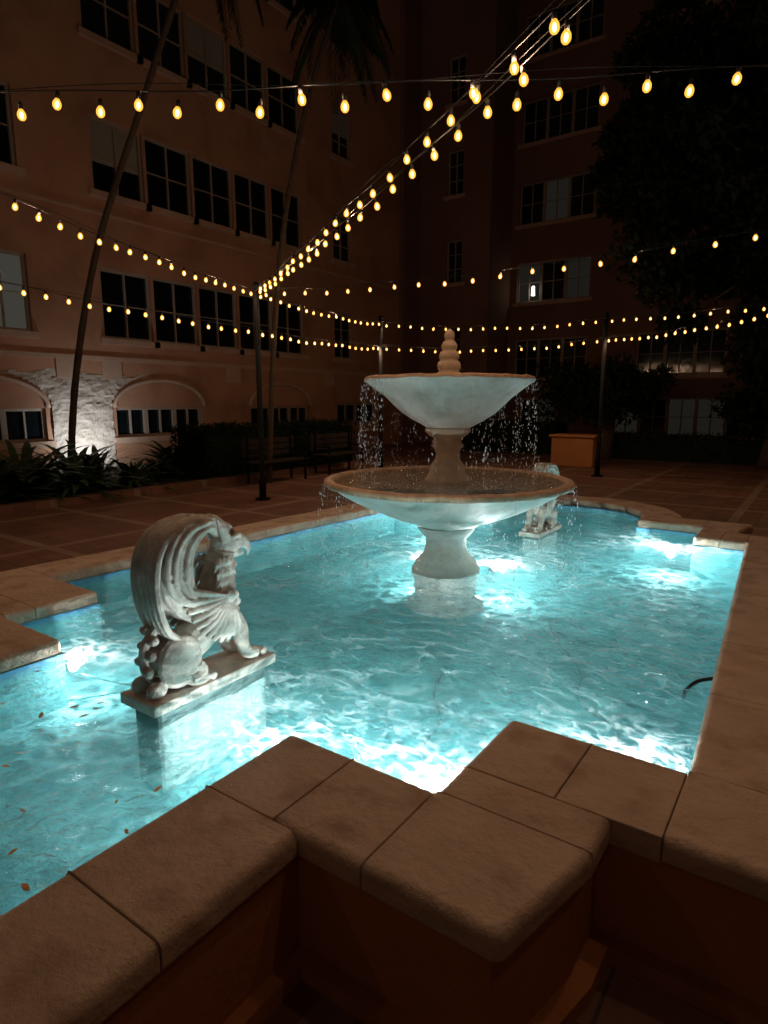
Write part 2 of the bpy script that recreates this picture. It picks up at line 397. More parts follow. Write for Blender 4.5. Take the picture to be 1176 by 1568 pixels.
# ---------------------------------------------------------------- fountain
ft=empty('tiered_fountain')
bm=bmesh.new()
lathe(bm,[(.30,FZ-.02,0),(.30,FZ+.04,0),(.24,FZ+.05,0),(.24,.33,0),(.262,.35,0),(.262,.40,0),(.25,.42,0),(.235,.455,0),(.205,.485,0),(.17,.53,0),(.155,.59,0),(.155,.64,0),(.19,.68,0),(.215,.71,0),(.22,.735,0)],64)
obj_bm('pedestal',bm,M_white,ft)
def scal(lobes,amp,jmax=99):
    def f(j,r,z,a):
        if j>=1 and j<jmax and r>.1:
            k=amp*(abs(math.sin(a*lobes/2)))*(r/.9)
            return r-k+.006*noise.noise(Vector((4*math.cos(a)*r,4*math.sin(a)*r,z*30))), z+.008*noise.noise(Vector((r*6*math.cos(a),r*6*math.sin(a),z*9)))
        if j>=jmax: return r+.004*noise.noise(Vector((9*math.cos(a),9*math.sin(a),z*5))), z+.006*noise.noise(Vector((7*math.cos(a),7*math.sin(a),r*9)))
        return r,z
    return f
bm=bmesh.new()
lathe(bm,[(.20,.735,0),(.24,.745,0),(.27,.765,0),(.38,.80,0),(.50,.845,0),(.62,.90,0),(.73,.955,0),(.81,1.0,0),(.855,1.03,0),(.875,1.05,0),(.915,1.055,1),(.93,1.075,1),(.925,1.095,1),(.89,1.105,1),(.86,1.095,1),(.84,1.06,0),(.5,.95,0),(.1,.90,0)],160,scal(28,.014,9))
obj_bm('lower_bowl',bm,[M_white,M_rim],ft)
bm=bmesh.new()
lathe(bm,[(.001,1.085,0),(.3,1.085,0),(.6,1.086,0),(.857,1.084,0)],64); obj_bm('bowl_water',bm,M_water2,ft)
bm=bmesh.new()
lathe(bm,[(.17,.90,0),(.17,1.09,0),(.15,1.115,0),(.135,1.15,0),(.125,1.20,0),(.095,1.24,0),(.085,1.28,0),(.10,1.32,0),(.125,1.345,0),(.10,1.37,0),(.105,1.40,0),(.15,1.43,0),(.17,1.45,0),(.165,1.475,0),(.12,1.48,0)],48)
obj_bm('column',bm,M_column,ft)
bm=bmesh.new()
lathe(bm,[(.12,1.475,0),(.165,1.482,0),(.20,1.50,0),(.27,1.535,0),(.345,1.585,0),(.405,1.64,0),(.465,1.70,0),(.53,1.75,0),(.58,1.785,0),(.595,1.80,0),(.612,1.808,0),(.622,1.825,1),(.615,1.842,1),(.59,1.85,1),(.56,1.84,1),(.5,1.79,0),(.1,1.74,0)],160,scal(22,.016,9))
obj_bm('upper_bowl',bm,[M_white,M_rim],ft)
bm=bmesh.new(); lathe(bm,[(.001,1.832,0),(.3,1.832,0),(.565,1.832,0)],48); obj_bm('upper_bowl_water',bm,M_water2,ft)
bm=bmesh.new()
lathe(bm,[(.10,1.74,0),(.10,1.85,0),(.088,1.875,0),(.07,1.89,0),(.082,1.905,0),(.086,1.93,0),(.078,1.955,0),(.062,1.965,0),(.072,1.98,0),(.074,2.00,0),(.064,2.025,0),(.048,2.035,0),(.056,2.05,0),(.058,2.07,0),(.046,2.095,0),(.03,2.105,0),(.036,2.12,0),(.040,2.14,0),(.032,2.165,0),(.012,2.185,0),(.0005,2.19,0)],32)
obj_bm('pineapple_finial',bm,M_column,ft)
bm=bmesh.new()
def drop(x,y,z,s,l):
    P=[(0,0,l),(s,0,0),(0,s,0),(-s,0,0),(0,-s,0),(0,0,-s*1.2)]
    v=[bm.verts.new((x+a,y+b,z+c)) for a,b,c in P]
    for f in ((0,1,2),(0,2,3),(0,3,4),(0,4,1),(5,2,1),(5,3,2),(5,4,3),(5,1,4)): bm.faces.new([v[i] for i in f])
def curtain(rim,z0,z1,nstr,per):
    for k in range(nstr):
        a=random.uniform(0,2*math.pi)
        w=.5+.5*noise.noise(Vector((math.cos(a)*2.5,math.sin(a)*2.5,rim*5)))
        if random.random()>w+.2: continue
        for q in range(3):
            drop((rim+.012+.004*q)*math.cos(a),(rim+.012+.004*q)*math.sin(a),z0-.03*q,.0018,.018)
        for q in range(per):
            t=random.random()**.75; z=z0-(z0-z1)*t
            r=rim+.02+.05*math.sqrt(t)*random.uniform(.4,1)+random.gauss(0,.004+.012*t)
            aa=a+random.gauss(0,.008+.030*t)
            s=random.uniform(.0015,.0044)
            drop(r*math.cos(aa),r*math.sin(aa),z,s,s*random.uniform(1.5,7))
curtain(.61,1.81,1.10,92,20)
curtain(.925,1.06,.40,110,10)
for k in range(900):
    a=random.uniform(0,6.283); rr=random.choice((.98,.66)); zb=.39 if rr>.9 else 1.09
    r=rr+random.gauss(0,.07); z=zb+abs(random.gauss(0,.04)); s=random.uniform(.001,.003)
    if rr<.9 and r>.84: continue
    drop(r*math.cos(a),r*math.sin(a),z,s,s*1.5)
obj_bm('falling_water',bm,M_drop,ft)

# ---------------------------------------------------------------- griffin statue
def griffin_mesh():
    bm=bmesh.new()
    def P(l,h,x=0): return (x,l-.33,h)
    box(bm,-.115,.115,-.33,.33,-.045,0)
    tube(bm,smoothpath([P(.09,.09),P(.18,.13),P(.29,.17),P(.38,.23),P(.42,.30),P(.42,.40),P(.44,.48)],5),[.07]*4+[.08]*4+[.08]*5+[.08]*6+[.075]*4+[.065]*4+[.06]*4,14)
    ellip(bm,P(.43,.25),(.08,.072,.10))
    for s in (-1,1):
        ellip(bm,P(.17,.12,s*.06),(.05,.105,.115),Matrix.Rotation(-.25,4,'X'))
        tube(bm,smoothpath([P(.24,.09,s*.08),P(.26,.05,s*.083),P(.20,.03,s*.085)],4),.026,8)
        ellip(bm,P(.25,.022,s*.08),(.032,.065,.024))
        for q in (-1,0,1): ellip(bm,P(.305,.018,s*.08+q*.02),(.010,.02,.016),seg=8)
        ellip(bm,P(.06,.03,s*.05),(.035,.045,.035))
        tube(bm,smoothpath([P(.44,.24,s*.055),P(.49,.17,s*.062),P(.50,.10,s*.065),P(.53,.04,s*.065),P(.58,.025,s*.065)],4),[.048,.048,.046,.043,.04,.038,.036,.034,.032,.03,.03,.03,.03,.03,.03,.03,.028],10)
        for q in (-1,0,1): ellip(bm,P(.615,.02,s*.065+q*.018),(.011,.022,.018),seg=8)
        # shoulder fan of feathers radiating back and down
        cx,ch=.43,.34
        na=12
        for k in range(na):
            a=math.radians(162+k*10.5)
            L=.245-.006*k+random.uniform(-.008,.008)
            mid=[P(cx+math.cos(a)*L*f_,ch+math.sin(a)*L*f_,s*(.082+.030*math.sin(f_*2.6))) for f_ in (.12,.35,.6,.85,1)]
            tube(bm,mid,[.004,.008,.0120,.0155,.012],8)
        ellip(bm,P(cx,ch,s*.085),(.022,.030,.032))
        for row in range(5):
            for q in range(3):
                l=.43+.028*q+.008*(row%2); h=.19+.034*row
                ellip(bm,P(l,h,s*(.078-.012*q)),(.012,.016,.020),Matrix.Rotation(.5,4,'X'),seg=8)
        # tall upright primaries that curl forward at the tip
        for k in range(5):
            o=k*.027; xo=.012*(k%2)
            pts=[P(.285-.5*o,.32+.1*o,s*(.090+xo)),P(.235-o*.9,.41,s*(.093+xo)),P(.220-o,.49,s*(.094+xo)),P(.235-o*.95,.57+o*.2,s*(.092+xo)),P(.275-o*.7,.62+o*.42,s*(.088+xo)),P(.33-.2*o,.645+o*.40,s*(.080+xo)),P(.38,.62+o*.6,s*.066)]
            sp=smoothpath(pts,5); tube(bm,sp,[.008]*3+[.0120]*24+[.008]*4,8)
        # pointed ear, hollow-browed eye, swept-back neck feathers
        tube(bm,[P(.455,.575,s*.042),P(.425,.63,s*.055),P(.40,.675,s*.052)],[.026,.018,.004],8)
        ellip(bm,P(.515,.560,s*.040),(.012,.013,.012),seg=8)
        tube(bm,[P(.55,.580,s*.030),P(.515,.588,s*.044),P(.47,.580,s*.050)],[.010,.013,.008],8)
        for row in range(5):
            for q in range(4):
                l0=.475-.026*q+.008*(row%2); h0=.505-.042*row
                tube(bm,[P(l0,h0,s*(.052+.004*q)),P(l0-.022,h0-.022,s*(.062+.003*q)),P(l0-.034,h0-.052,s*(.058+.003*q))],[.010,.013,.004],8)
        tube(bm,smoothpath([P(.29,.28,s*.040),P(.20,.35,s*.040),P(.155,.46,s*.040),P(.175,.56,s*.040),P(.25,.63,s*.040),P(.34,.655,s*.035)],5),[.045]*6+[.048]*14+[.028]*6,10,sx=.8)
    pts=[P(.19,.20),P(.12,.26),P(.085,.36),P(.075,.47),P(.095,.575),P(.15,.645),P(.23,.68),P(.31,.685)]
    sp=smoothpath(pts,5)
    rings=[]
    for i,p in enumerate(sp):
        d=(sp[min(i+1,len(sp)-1)]-sp[max(i-1,0)]).normalized(); nrm=Vector((0,-d.z,d.y))
        t=.013; w=.072+.008*math.sin(i/len(sp)*math.pi)
        rings.append([bm.verts.new(p+Vector((x,0,0))+nrm*q) for x,q in ((-w,-t),(w,-t),(w+.01,0),(w,t),(-w,t),(-w-.01,0))])
    for i in range(len(rings)-1):
        for k in range(6): bm.faces.new((rings[i][k],rings[i][(k+1)%6],rings[i+1][(k+1)%6],rings[i+1][k]))
    bm.faces.new(rings[0][::-1]); bm.faces.new(rings[-1])
    for xo in (-.05,-.017,.017,.05):
        tube(bm,[p+Vector((xo,0,0)) for p in sp],.0175,8)
    # eagle head: skull, hooked beak, lower mandible, crest
    tube(bm,smoothpath([P(.43,.36),P(.44,.44),P(.46,.52)],4),[.075,.073,.07,.068,.066,.064,.062,.06,.06],14)
    ellip(bm,P(.475,.545),(.054,.070,.058))
    tube(bm,smoothpath([P(.51,.550),P(.56,.548),P(.60,.530),P(.618,.500),P(.612,.468)],4),[.046,.044,.042,.040,.037,.034,.031,.028,.025,.022,.019,.016,.013,.010,.007,.005,.003],12,sx=.75)
    tube(bm,[P(.51,.505),P(.55,.495),P(.585,.488)],[.030,.022,.008],10)
    tube(bm,smoothpath([P(.47,.595),P(.43,.64),P(.38,.665),P(.33,.675)],4),[.04]*4+[.04]*4+[.03]*5,10)
    for k in range(8): tube(bm,[P(.52-.026*k,.590+.011*k,0),P(.50-.026*k,.628+.009*k,0),P(.475-.026*k,.650+.008*k,0)],[.020,.015,.004],8,sx=1.3)
    for k in range(6): ellip(bm,P(.505-.006*k,.455-.034*k,0),(.045,.020,.024),seg=10)
    sp=smoothpath([P(.09,.05),P(.05,.10),P(.05,.2),P(.11,.27)],5); tube(bm,sp,.020,8)
    for k in range(6): ellip(bm,P(.04+.008*k,.11+.03*k,.03*(-1)**k),(.028,.022,.020),seg=8)
    bmesh.ops.recalc_face_normals(bm,faces=bm.faces)
    me=bpy.data.meshes.new('griffin'); bm.to_mesh(me); bm.free(); me.materials.append(M_statue)
    return me
gm=griffin_mesh()
def griffin(x,y,z,rot,sc=1):
    e=empty('griffin_statue'); e.location=(x,y,z); e.rotation_euler=(0,0,rot); e.scale=(sc,sc,sc)
    o=bpy.data.objects.new('winged_griffin',gm); link(o,e)
    r=o.modifiers.new('r','REMESH'); r.mode='VOXEL'; r.voxel_size=.0036; r.use_smooth_shade=True
    bm=bmesh.new(); box(bm,-.085,.085,-.29,.29,(FZ-z-.01)/sc,-.046)
    p=obj_bm('plinth',bm,M_plinth,e); bv=p.modifiers.new('b','BEVEL'); bv.width=.01
    return e
griffin(.17,-2.46,.50,0)
griffin(.13,1.64,.46,math.pi,.9)

# ---------------------------------------------------------------- string lights
M_shell=bpy.data.materials.new('amber_bulb_glass'); M_shell.use_nodes=True
nt=M_shell.node_tree; nt.nodes.clear()
o=nt.nodes.new('ShaderNodeOutputMaterial'); e=nt.nodes.new('ShaderNodeEmission'); t=nt.nodes.new('ShaderNodeBsdfTransparent'); mx=nt.nodes.new('ShaderNodeMixShader')
e.inputs[0].default_value=(1,.43,.05,1); e.inputs[1].default_value=2.2; mx.inputs[0].default_value=.5
nt.links.new(t.outputs[0],mx.inputs[1]); nt.links.new(e.outputs[0],mx.inputs[2]); nt.links.new(mx.outputs[0],o.inputs[0])
M_core=emis('bulb_filament',(1,.66,.24),12)
M_shell.cycles.emission_sampling='NONE'; M_core.cycles.emission_sampling='NONE'
def bulb_mesh():
    bm=bmesh.new()
    prof=[(.0005,-.092,0),(.013,-.089,0),(.0225,-.078,0),(.0255,-.064,0),(.0235,-.049,0),(.016,-.036,0),(.011,-.028,0)]
    lathe(bm,prof,12)
    lathe(bm,[(.0005,-.028,1),(.013,-.028,1),(.014,0,1),(.010,.012,1),(.0005,.014,1)],10)
    ellip(bm,(0,0,-.062),(.011,.011,.021),seg=8,mi=2)
    me=bpy.data.meshes.new('bulb'); bm.to_mesh(me); bm.free()
    for m in (M_shell,M_wire,M_core): me.materials.append(m)
    return me
bulbme=bulb_mesh()
EV=4
BL=bpy.data.lights.new('bulb_light','POINT'); BL.energy=31; BL.color=(1,.62,.38); BL.shadow_soft_size=.009
nb=0
def strand(A,B,sag,spacing=.29,twin=0.0,phase=0.):
    global nb
    A=Vector(A);B=Vector(B); Ln=(B-A).length
    e=empty('string_lights')
    def pt(t): 
        return A.lerp(B,t)+Vector((0,0,-4*sag*t*(1-t)))
    wires=[[],[]]
    n=max(20,int(Ln/.12))
    for i in range(n+1):
        t=i/n; p=pt(t)
        wires[0].append(p+Vector((0,0,.012*math.sin(t*Ln*3.1))))
        wires[1].append(p+Vector((0,0,.02+.02*math.sin(t*Ln*2.3+1))))
    bm=bmesh.new(); tube(bm,wires[0],.004,5)
    tube(bm,wires[1],.0025,5)
    obj_bm('cable',bm,M_wire,e)
    d=spacing*(.5+phase); k=0
    while d<Ln-.1:
        p=pt(d/Ln)+Vector((0,0,.012*math.sin(d*3.1)-.015-(.05*(k%2) if twin else 0)+random.uniform(-.008,.008)))
        b=bpy.data.objects.new('bulb',bulbme); b.location=p; b.rotation_euler=(random.gauss(0,.08),random.gauss(0,.08),0); link(b,e)
        if nb%EV==0:
            l=bpy.data.objects.new('bulb_glow',BL); l.location=p+Vector((0,0,-.064)); link(l,e)
        d+=spacing*random.uniform(.94,1.06); k+=1; nb+=1
T=3.45
P1=(-5.54,3.44); P2=(-6.24,7.95); P3=(-1.84,10.2)
strand((-3.94,-3.22,T+.10),(3.56,1.41,T+.14),.06,.25,twin=1)
strand((3.65,-2.58,T+.17),(*P1,T+.03),.05,.36)
strand((3.50,-2.40,T+.17),(*P1,T),.13,.36,phase=.5)
strand((-3.0,-3.5,T+.12),(*P1,T),.08,.27)
strand((-5.6,-5.0,3.36),(*P1,2.85),.08,.27)
strand((*P1,2.83),(*P2,2.92),.03,.27)
strand((*P2,2.92),(*P3,3.04),.12,.27)
strand((*P1,T),(*P2,T),.06,.27)
strand((*P2,T),(*P3,T),.12,.27)
strand((*P1,T),(3.71,4.11,T+.2),.20,.40)
strand((*P3,T),(6,7.6,T),.10,.30)
strand((*P3,3.04),(4.2,5.5,T+.05),.22,.25)
strand((3.65,-2.58,T),(2.6,-8.5,T),.15,.40)  # unseen strand added behind the camera to light the near pool wall
strand((2.6,-8.5,T),(-3.0,-3.5,T),.15,.40)  # second added strand, also out of view, lighting the foreground
def pole(x,y,h=3.5):
    bm=bmesh.new()
    tube(bm,[(x,y,0),(x,y,.03)],.13,20); tube(bm,[(x,y,.03),(x,y,.35),(x,y,.40),(x,y,h)],[.06,.06,.045,.045],14)
    ellip(bm,(x,y,h+.03),(.06,.06,.06),seg=12); tube(bm,[(x,y,h-.06),(x,y,h-.02)],.062,14)
    obj_bm('string_light_pole',bm,M_dark)
for p in (P1,P2,P3): pole(*p)
for p in ((-3.94,-3.30),(3.60,1.50),(3.72,-2.62),(-3.0,-3.62),(-5.6,-5.1),(3.8,4.2),(6.1,7.6),(4.3,5.5),(2.6,-8.6)): pole(*p,3.68)

# ---------------------------------------------------------------- facades
def facade(parent,org,ux,nrm,L0,L1,H,openings,m_wall,depth=.16,name='wall'):
    org=Vector(org);ux=Vector(ux);nrm=Vector(nrm)
    def P(a,z,d=0): v=org+ux*a+nrm*d; return (v.x,v.y,z)
    A=sorted(set([L0,L1]+[round(q,4) for o in openings for q in o[:2]])); Z=sorted(set([0,H]+[round(q,4) for o in openings for q in o[2:4]]))
    bm=bmesh.new(); V={}
    def v(i,j):
        if (i,j) not in V: V[i,j]=bm.verts.new(P(A[i],Z[j]))
        return V[i,j]
    for i in range(len(A)-1):
        for j in range(len(Z)-1):
            ca=(A[i]+A[i+1])/2; cz=(Z[j]+Z[j+1])/2
            if any(o[0]<ca<o[1] and o[2]<cz<o[3] for o in openings): continue
            bm.faces.new((v(i,j),v(i+1,j),v(i+1,j+1),v(i,j+1)))
    for (a0,a1,z0,z1,*_) in openings:
        for q in (((a0,z0),(a1,z0)),((a1,z0),(a1,z1)),((a1,z1),(a0,z1)),((a0,z1),(a0,z0))):
            bm.faces.new([bm.verts.new(c) for c in (P(*q[0]),P(*q[1]),P(*q[1],-depth),P(*q[0],-depth))])
    obj_bm(name,bm,m_wall,parent)
    bf=bmesh.new(); bg=bmesh.new(); bs=bmesh.new()
    def bx(bmm,a0,a1,z0,z1,d0,d1,mi=0):
        c=[P(a0,z0,d0),P(a1,z0,d0),P(a1,z0,d1),P(a0,z0,d1),P(a0,z1,d0),P(a1,z1,d0),P(a1,z1,d1),P(a0,z1,d1)]
        vs=[bmm.verts.new(q) for q in c]
        for f in ((3,2,1,0),(4,5,6,7),(0,1,5,4),(1,2,6,5),(2,3,7,6),(3,0,4,7)):
            bmm.faces.new([vs[k] for k in f]).material_index=mi
    for (a0,a1,z0,z1,units,rows,kind) in openings:
        bx(bs,a0-.12,a1+.12,z0-.14,z0-.003,-.02,.09)
        w=(a1-a0)/units
        for k in range(units):
            x0=a0+k*w;x1=x0+w
            t=.06
            bx(bf,x0,x0+t,z0,z1,-depth+.02,-depth+.08); bx(bf,x1-t,x1,z0,z1,-depth+.02,-depth+.08)
            bx(bf,x0+t,x1-t,z0,z0+t,-depth+.02,-depth+.078); bx(bf,x0+t,x1-t,z1-t,z1,-depth+.02,-depth+.078)
            bx(bf,(x0+x1)/2-.02,(x0+x1)/2+.02,z0+t,z1-t,-depth+.02,-depth+.07)
            for r in range(1,rows): 
                zz=z0+(z1-z0)*r/rows; bx(bf,x0+t,x1-t,zz-.012,zz+.012,-depth+.02,-depth+.062)
            mi=0
            if kind=='lit': mi=random.choice((1,2,2,0))
            elif kind=='dim': mi=random.choice((2,0,0))
            elif kind=='blind': mi=random.choice((0,3,0,0))
            lean=random.uniform(-.012,.012)
            vs=[bg.verts.new(c) for c in (P(x0,z0,-depth+.004),P(x1,z0,-depth+.004+lean*.3),P(x1,z1,-depth+.004+lean*.3),P(x0,z1,-depth+.004))]
            if mi==3:
                zm=z0+(z1-z0)*random.uniform(.4,.6)
                bg.faces.new([bg.verts.new(c) for c in (P(x0+t,zm,-depth+.016),P(x1-t,zm,-depth+.016),P(x1-t,z1-t,-depth+.016),P(x0+t,z1-t,-depth+.016))]).material_index=3
                mi=0
            bg.faces.new(vs).material_index=mi
    obj_bm('window_frames',bf,M_frame,parent); obj_bm('window_glass',bg,[M_glass,M_glassL,M_glassD,M_blind],parent); obj_bm('sills',bs,M_trim,parent)
    return bx,P
lb=empty('courtyard_hotel_building')
ops=[]
for r,zb in enumerate((3.15,6.42,9.69,12.96)):
    k='blind' if r>=1 else 'dark'
    for q in range(5): ops.append((round(4.64+q*1.42,3),round(4.64+q*1.42+1.34,3),zb,zb+1.6,1,2,k))
    ops.append((.9,2.98,zb,zb+1.6,2,2,'lit' if r==0 else k)); ops.append((13.2,14.2,zb,zb+1.5,1,3,k))
    ops.append((-6.5,-1,zb,zb+1.6,4,2,k))
for a0,a1 in ((.5,3.1),(4.8,7.4),(9.2,11.8),(-4,-1.4)): ops.append((a0,a1,.80,1.52,3,1,'dark'))
ops.append((13.3,15.6,.9,1.6,2,1,'dark'))
bx,P=facade(lb,(-11.9,0,0),(0,1,0),(1,0,0),-14,17.2,16.5,ops,M_fac)
bs=bmesh.new()
bx(bs,-14,17.2,2.62,2.72,0.0,.05); bx(bs,-14,17.2,5.9,5.96,0.0,.03)
for a in (3.4,4.5,8.3,12.6): bx(bs,a,a+.5,2.2,2.62,.0,.04)
for a0,a1 in ((.5,3.1),(4.8,7.4),(9.2,11.8),(-4,-1.4)):
    c=(a0+a1)/2; rw=(a1-a0)/2+.05
    pts=[P(c-rw*math.cos(math.radians(q)),1.53+.68*math.sin(math.radians(q)),.03) for q in range(0,181,9)]
    tube(bs,pts,.055,8)
obj_bm('mouldings',bs,M_trim,lb)
bm=bmesh.new()
def edge_f(y,z): return max(0,min(1,(2.0-abs(y-3.95))/.7))*max(0,min(1,(2.45-z)/.5))
def rough(y,z): return -11.9+(.045+.05*noise.noise(Vector((y*3,z*5,1)))+.03*noise.noise(Vector((y*9,z*14,4))))*edge_f(y,z)
Vv={}
NA,NB=90,50
def okp(y,z):
    for a0,a1 in ((.5,3.1),(4.8,7.4)):
        c=(a0+a1)/2; rw=(a1-a0)/2+.1
        if a0-.06<y<a1+.06 and z<1.56: return False
        if abs(y-c)<rw and z<1.53+.74*math.sqrt(max(0,1-((y-c)/rw)**2)): return False
    return abs(y-3.95)<1.9+.25*noise.noise(Vector((z*3,y,2)))and z<2.35+.2*noise.noise(Vector((y*2,0,7)))
for i in range(NA+1):
    for j in range(NB+1):
        y=1.6+4.7*i/NA; z=2.6*j/NB
        if okp(y,z): Vv[i,j]=bm.verts.new((max(rough(y,z),-11.894),y,z))
for (i,j) in list(Vv):
    q=[Vv.get((i,j)),Vv.get((i+1,j)),Vv.get((i+1,j+1)),Vv.get((i,j+1))]
    if all(q): bm.faces.new(q)
obj_bm('rough_pier_stucco',bm,M_rough,lb)
tb=empty('stair_tower_building')
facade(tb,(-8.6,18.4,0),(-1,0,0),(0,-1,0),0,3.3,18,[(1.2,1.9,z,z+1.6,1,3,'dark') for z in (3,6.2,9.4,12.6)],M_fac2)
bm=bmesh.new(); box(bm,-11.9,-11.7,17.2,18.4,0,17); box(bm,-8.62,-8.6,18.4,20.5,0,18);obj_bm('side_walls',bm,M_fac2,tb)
fb=empty('rear_hotel_building')
ops=[]
for r,zb in enumerate((2.6,5.5,8.4,11.3,14.2)):
    for g,x0 in enumerate((-8.3,-3.6,1.2,6.0)):
        k='dark'
        if r in (1,2) and g==0: k='dim'
        ops.append((x0,x0+2.9,zb,zb+1.5,3,2,k))
ops+= [(-8,-6.5,.5,1.8,2,2,'dim'),(-4.3,.4,.45,1.8,5,2,'lit'),(2,5,.5,1.8,3,2,'dim')]
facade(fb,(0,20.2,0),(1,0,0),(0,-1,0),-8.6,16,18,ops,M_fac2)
bm=bmesh.new(); tube(bm,[(-7.62,20.22,5.75),(-7.62,20.22,6.1)],[.07,.05],12); obj_bm('lit_wall_lamp',bm,emis('interior_lamp',(1,.97,.9),5),fb)
rb=empty('side_hotel_building')
facade(rb,(16,0,0),(0,1,0),(-1,0,0),-14,20.2,16,[(a,a+3,z,z+1.6,3,2,'dark') for a in (-8,-2,4,10,15) for z in (3,6.3,9.6)],M_fac)

# ---------------------------------------------------------------- vegetation
def leaf(bm,p,d,l,w,up=Vector((0,0,1))):
    d=d.normalized(); s=d.cross(up)
    if s.length<.05: s=Vector((1,0,0))
    s=s.normalized()*w
    bm.faces.new([bm.verts.new(q) for q in (p,p+d*l*.5+s,p+d*l,p+d*l*.5-s)])
def rv(): 
    v=Vector((random.gauss(0,1),random.gauss(0,1),random.gauss(0,1))); return v.normalized()
def hedge(name,x0,x1,y0,y1,z0,z1,n):
    bm=bmesh.new()
    box(bm,x0+.12,x1-.12,y0+.12,y1-.12,z0,z1-.12)
    for k in range(n):
        f=random.random(); x=random.uniform(x0,x1);y=random.uniform(y0,y1);z=random.uniform(z0,z1)
        if f<.4: z=z1+random.gauss(0,.04)+.05*noise.noise(Vector((x*2,y*2,0)))-.05
        elif f<.75: x=x1-abs(random.gauss(0,.05)) if x1<0 else x
        else: y=y0+abs(random.gauss(0,.05)) 
        leaf(bm,Vector((x,y,z)),rv(),random.uniform(.05,.10),random.uniform(.015,.03))
    return obj_bm(name,bm,M_leaf)
hedge('clipped_hedge',-9.2,-8.0,4.3,9.4,0,1.15,10000)
hedge('clipped_hedge',-8.3,-4.6,15.2,16.2,0,1.0,5000)
hedge('clipped_hedge',-3.4,5.5,15.0,15.8,0,.75,7000)
bm=bmesh.new(); box(bm,-11.8,-7.9,-8,9.3,-.05,.06); obj_bm('planting_bed',bm,M_soil)
bm=bmesh.new(); box(bm,-7.9,-7.7,-8,9.3,0,.12); o=obj_bm('bed_kerb',bm,M_pave)
def spiky(x,y,n,L,zb=.05):
    bm=bmesh.new()
    for k in range(n):
        a=random.uniform(0,6.283); el=random.uniform(.35,1.35); ll=L*random.uniform(.6,1.1)
        p=Vector((x+random.gauss(0,.08),y+random.gauss(0,.08),zb))
        w=random.uniform(.03,.055)*L
        prev=None
        for q in range(7):
            t=q/6; r=ll*t
            pt=p+Vector((math.cos(a)*math.cos(el)*r+math.cos(a)*.25*ll*t*t, math.sin(a)*math.cos(el)*r+math.sin(a)*.25*ll*t*t, math.sin(el)*r-.45*ll*t*t))
            s=Vector((-math.sin(a),math.cos(a),0))*w*math.sin(math.pi*min(.97,t*.85+.12))
            cur=(bm.verts.new(pt-s),bm.verts.new(pt+s))
            if prev: bm.faces.new((prev[0],prev[1],cur[1],cur[0]))
            prev=cur
    obj_bm('spiky_garden_plant',bm,M_leaf2)
for (x,y,L) in ((-9.1,1.2,1.9),(-9.4,2.3,1.6),(-8.6,1.9,1.3),(-10.0,3.1,1.3),(-8.7,3.0,1.1),(-10.3,.3,2.1),(-9.2,3.9,1.0),(-8.6,.4,1.6),(-9.8,4.8,1.4),(-9.3,4.6,1.2)): spiky(x,y,60,L)
def tree(name,x,y,base,c,R,nl,clumps,m=M_tree,seed=3,ls=1.):
    random.seed(seed)
    e=empty(name)
    bm=bmesh.new()
    top=Vector((x,y,c[2]-R[2]*.35))
    tube(bm,smoothpath([(x,y,base),(x+.1,y,base+1.2),(x-.05,y+.05,base+2.2),top],4),[.28,.26,.24,.23,.22,.21,.2,.19,.18,.17,.16,.15,.14],10)
    cl=[]
    for k in range(clumps):
        d=rv(); f=random.uniform(.35,1)
        p=Vector(c)+Vector((d.x*R[0]*f,d.y*R[1]*f,d.z*R[2]*f)); cl.append((p,random.uniform(.45,.95)))
        if k%3==0: tube(bm,smoothpath([top-Vector((0,0,random.uniform(0,1))),(top+p)/2+rv()*.3,p],4),[.09,.08,.07,.06,.05,.04,.03,.02,.015],6)
    obj_bm('trunk_and_limbs',bm,M_bark,e)
    bm=bmesh.new()
    for k in range(nl):
        p,r=random.choice(cl); d=rv()*r*random.random()**.4; q=p+Vector((d.x,d.y,d.z*.75))
        leaf(bm,q,rv(),random.uniform(.12,.24)*ls,random.uniform(.04,.065)*ls)
    obj_bm('crown',bm,m,e)
tree('oak_tree',1.6,13.0,0,(1.35,13.0,6.9),(4.5,2.6,4.1),105000,190,ls=1.25)
tree('small_shrub_tree',-3.0,14.6,0,(-3.0,14.6,1.9),(1.9,.8,.75),9000,26,M_leaf,5)
tree('small_shrub_tree',1.2,14.4,0,(1.2,14.4,1.9),(1.3,.7,.8),6000,20,M_leaf,8)
random.seed(11)
def palm(pts,r0,r1,fl,nf):
    e=empty('palm_tree'); bm=bmesh.new()
    sp=smoothpath(pts,8); nn=len(sp)
    tube(bm,sp,[r0+(r1-r0)*i/(nn-1)+(.006 if i%2 else 0) for i in range(nn)],12)
    obj_bm('trunk',bm,M_bark,e)
    bm=bmesh.new(); top=sp[-1]
    for k in range(nf):
        a=6.283*k/nf+random.gauss(0,.15); el=random.uniform(-.7,1.2); prev=None
        H=Vector((math.cos(a),math.sin(a),0)); pp=[]
        for q in range(15):
            t=q/14; pp.append(top+H*(fl*t*math.cos(el)*(1-.25*t))+Vector((0,0,fl*(math.sin(el)*t-.85*t*t))))
        tube(bm,pp,[.018*(1-.8*i/14) for i in range(15)],5)
        side=Vector((-math.sin(a),math.cos(a),0))
        for i in range(2,15):
            for j in range(3):
                p=pp[i-1].lerp(pp[i],j/3); d=(pp[i]-pp[i-1]).normalized()
                for s in (-1,1):
                    ld=(side*s*.8+d*.6+Vector((0,0,-.55+random.gauss(0,.1))))
                    leaf(bm,p,ld,.42*math.sin(math.pi*(i/15*.8+.15))*random.uniform(.85,1.1),.018)
    obj_bm('fronds',bm,M_tree,e)
